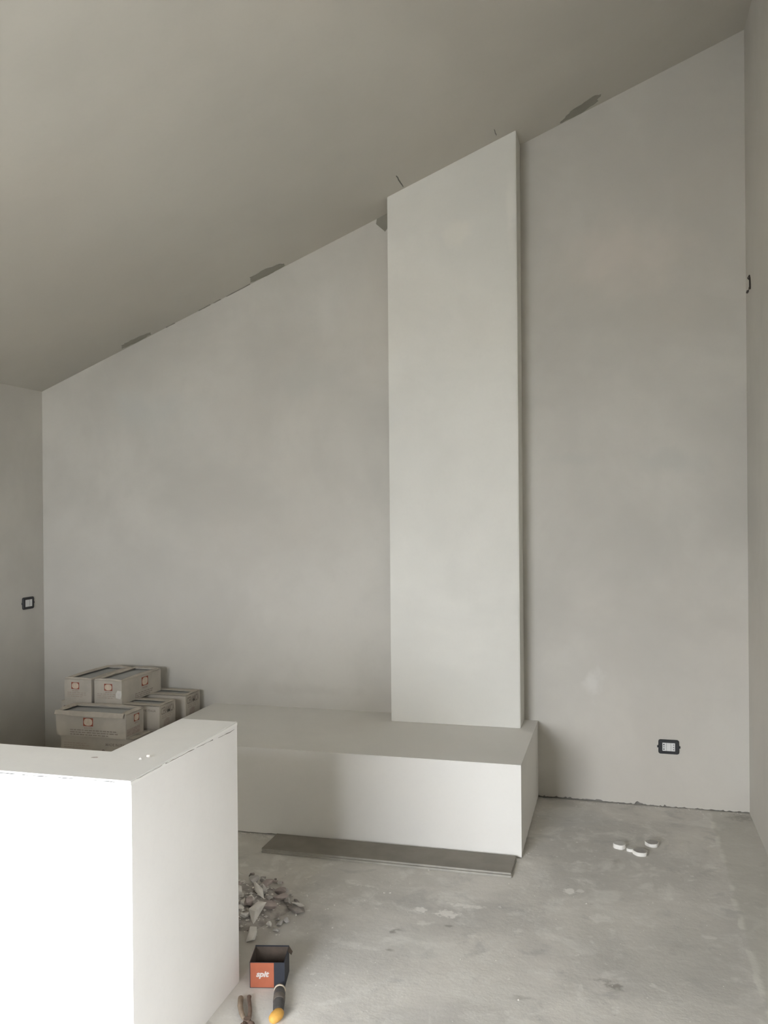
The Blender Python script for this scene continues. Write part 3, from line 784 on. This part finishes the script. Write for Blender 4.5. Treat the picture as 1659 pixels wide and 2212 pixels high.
# ---------------------------------------------------------------- gypsum discs on the floor at right
def disc(x, y, rad, h, top, label, seed, cut=None, tilt=0.0):
    r = random.Random(seed)
    t = thing('gypsum_disc', label, 'plaster disc', (x, y, 0.0005), r.uniform(0, 6), 'round plaster plugs on the floor')
    bm = bmesh.new(); n = 22; rings = []
    for z, f in ((0, 0.96), (h * 0.15, 1.0), (h * 0.85, 1.0), (h, 0.95)):
        ring = []
        for k in range(n):
            a = 2 * math.pi * k / n; q = rad * f * (1 + 0.05 * math.sin(3 * a + seed) + 0.03 * math.sin(5 * a))
            if cut and math.cos(a - cut) > 0.5: q *= 0.5 / math.cos(a - cut)
            ring.append(bm.verts.new((q * math.cos(a), q * math.sin(a), z)))
        rings.append(ring)
    for a, b in zip(rings, rings[1:]):
        for k in range(n): bm.faces.new((a[k], a[(k + 1) % n], b[(k + 1) % n], b[k]))
    bm.faces.new(rings[0][::-1]); bm.faces.new(rings[-1])
    tops = [(v.co.x * 0.97, v.co.y * 0.97) for v in rings[-1]]
    obj('rim', bm, 'disc_rim', t)
    obj('face', prism(bmesh.new(), tops, 'z', h, h + 0.0012), top, t)
    return t
disc(-0.005, 4.375, 0.030, 0.020, 'disc_pale', 'pale faced plaster disc, leftmost of those on the floor', 1)
disc(0.045, 4.345, 0.018, 0.013, 'disc_pale', 'small broken plaster disc between the two left ones', 2, cut=1.2)
disc(0.090, 4.315, 0.034, 0.017, 'disc_top', 'grey faced plaster disc, nearest to the camera', 3)
disc(0.147, 4.44, 0.032, 0.016, 'disc_top', 'grey faced plaster disc lying apart on the right', 4)

# ---------------------------------------------------------------- orange box, tool and pincers
bx = thing('screw_box', 'small open box with orange front label and white lettering', 'box', (-1.242, 2.782, 0.0005), math.radians(13))
bw, bd, bh, th = 0.121, 0.112, 0.088, 0.0022
bm = bmesh.new()
box(bm, 0, bw, 0, bd, 0, th); box(bm, 0, bw, 0, th, th, bh); box(bm, 0, bw, bd - th, bd, th, bh + 0.004)
box(bm, 0, th, th, bd - th, th, bh); box(bm, bw - th, bw, th, bd - th, th, bh + 0.002)
obj('box_body', bm, 'navy', bx)
bm = bmesh.new()
box(bm, th, bw - th, bd - th - 0.0006, bd - th, th, bh); box(bm, th, th + 0.0006, th, bd - th - 0.0006, th, bh)
box(bm, bw - th - 0.0006, bw - th, th, bd - th - 0.0006, th, bh); box(bm, th, bw - th, th, th + 0.0006, th, bh - 0.001); box(bm, th, bw - th, th, bd - th, th, th + 0.0006)
obj('box_lining', bm, 'box_inside', bx)
obj('left_side', B(-0.0006, 0.0, 0.003, bd, 0.001, bh - 0.0005), 'orange', bx)
lb = obj('orange_label', B(0.0025, 0.084, -0.0008, 0.0, 0.002, bh - 0.001), 'orange', bx)
bm = onto(text_bm('spit', 0.05, shear=0.25, bold=0.0022, fit=(0.046, 0.026)), (0.045, -0.0012, 0.045), FX, FZ)
obj('lettering', bm, 'white_print', lb)
bm = bmesh.new(); bmesh_f = [(bw, bd, bh + 0.002), (bw + 0.014, bd - 0.01, bh - 0.012), (bw + 0.012, bd - 0.03, bh - 0.014), (bw, bd - 0.035, bh + 0.001)]
v1 = [bm.verts.new(p) for p in bmesh_f]; v2 = [bm.verts.new((p[0], p[1], p[2] - 0.0015)) for p in bmesh_f]
bm.faces.new(v1); bm.faces.new(v2[::-1])
for i in range(4): bm.faces.new((v1[i], v1[(i + 1) % 4], v2[(i + 1) % 4], v2[i]))
obj('torn_flap', bm, 'box_inside', bx)

tl = thing('hand_tool', 'dark grey tool with a cream ring and yellow end below the orange box', 'tool', (-1.128, 2.775, 0.019), math.atan2(-0.2, 0.072))
obj('grip', tube(bmesh.new(), [(0.016, 0, 0), (0.03, 0, 0.0), (0.06, 0, 0), (0.10, 0, 0), (0.135, 0, 0), (0.150, 0, 0)], [0.017, 0.0195, 0.0195, 0.019, 0.0175, 0.014], 16), 'tool_body', tl, smooth=True)
obj('brown_cap', tube(bmesh.new(), [(-0.004, 0, 0), (0.0, 0, 0), (0.010, 0, 0)], [0.012, 0.0165, 0.0172], 16), 'tool_band', tl, smooth=True)
obj('cream_ring', tube(bmesh.new(), [(0.010, 0, 0), (0.012, 0, 0), (0.016, 0, 0), (0.018, 0, 0)], [0.0180, 0.0202, 0.0202, 0.018], 16), 'cream', tl, smooth=True)
obj('worn_band', tube(bmesh.new(), [(0.055, 0, 0), (0.058, 0, 0), (0.085, 0, 0), (0.088, 0, 0)], [0.0193, 0.0200, 0.0200, 0.0190], 16), 'tool_band', tl, smooth=True)
obj('yellow_end', tube(bmesh.new(), [(0.140, 0.010, 0), (0.144, 0.008, 0), (0.154, 0.001, 0.0), (0.170, -0.009, 0.0), (0.183, -0.018, -0.001), (0.189, -0.023, -0.003)], [0.006, 0.0135, 0.0185, 0.0185, 0.0145, 0.006], 14), 'yellow', tl, smooth=True)

pc = thing('pincers', 'brown handled pincers lying on the floor beside the half wall', 'pincers', (-1.165, 2.585, 0.010), math.atan2(0.12, -0.062))
obj('handle', tube(bmesh.new(), [(0.138, 0.012, 0.002), (0.132, 0.013, 0.002), (0.09, 0.017, 0.001), (0.05, 0.015, 0.0), (0.02, 0.010, 0), (-0.002, 0.001, 0.001)], [0.006, 0.0095, 0.009, 0.0085, 0.007, 0.007], 12), 'wood_grip', pc, smooth=True)
obj('handle', tube(bmesh.new(), [(0.142, -0.016, 0.0), (0.137, -0.0155, 0.0), (0.125, -0.014, 0.0), (0.09, -0.014, 0), (0.05, -0.013, 0), (0.02, -0.009, 0), (-0.002, -0.001, -0.002)], [0.004, 0.0075, 0.0062, 0.0062, 0.0065, 0.007, 0.008], 12), 'rust', pc, smooth=True)
bm = bmesh.new(); bmesh.ops.create_cone(bm, cap_ends=True, segments=14, radius1=0.013, radius2=0.012, depth=0.018)
bm.transform(Matrix.Translation((-0.004, 0, 0))); obj('pivot', bm, 'rust', pc)
for s in (-1, 1):
    obj('jaw', tube(bmesh.new(), [(-0.010, s * 0.004, 0), (-0.022, s * 0.016, 0), (-0.036, s * 0.017, 0), (-0.048, s * 0.010, 0), (-0.053, s * 0.002, 0)], [0.008, 0.0075, 0.007, 0.0065, 0.003], 10), 'rust', pc, smooth=True)
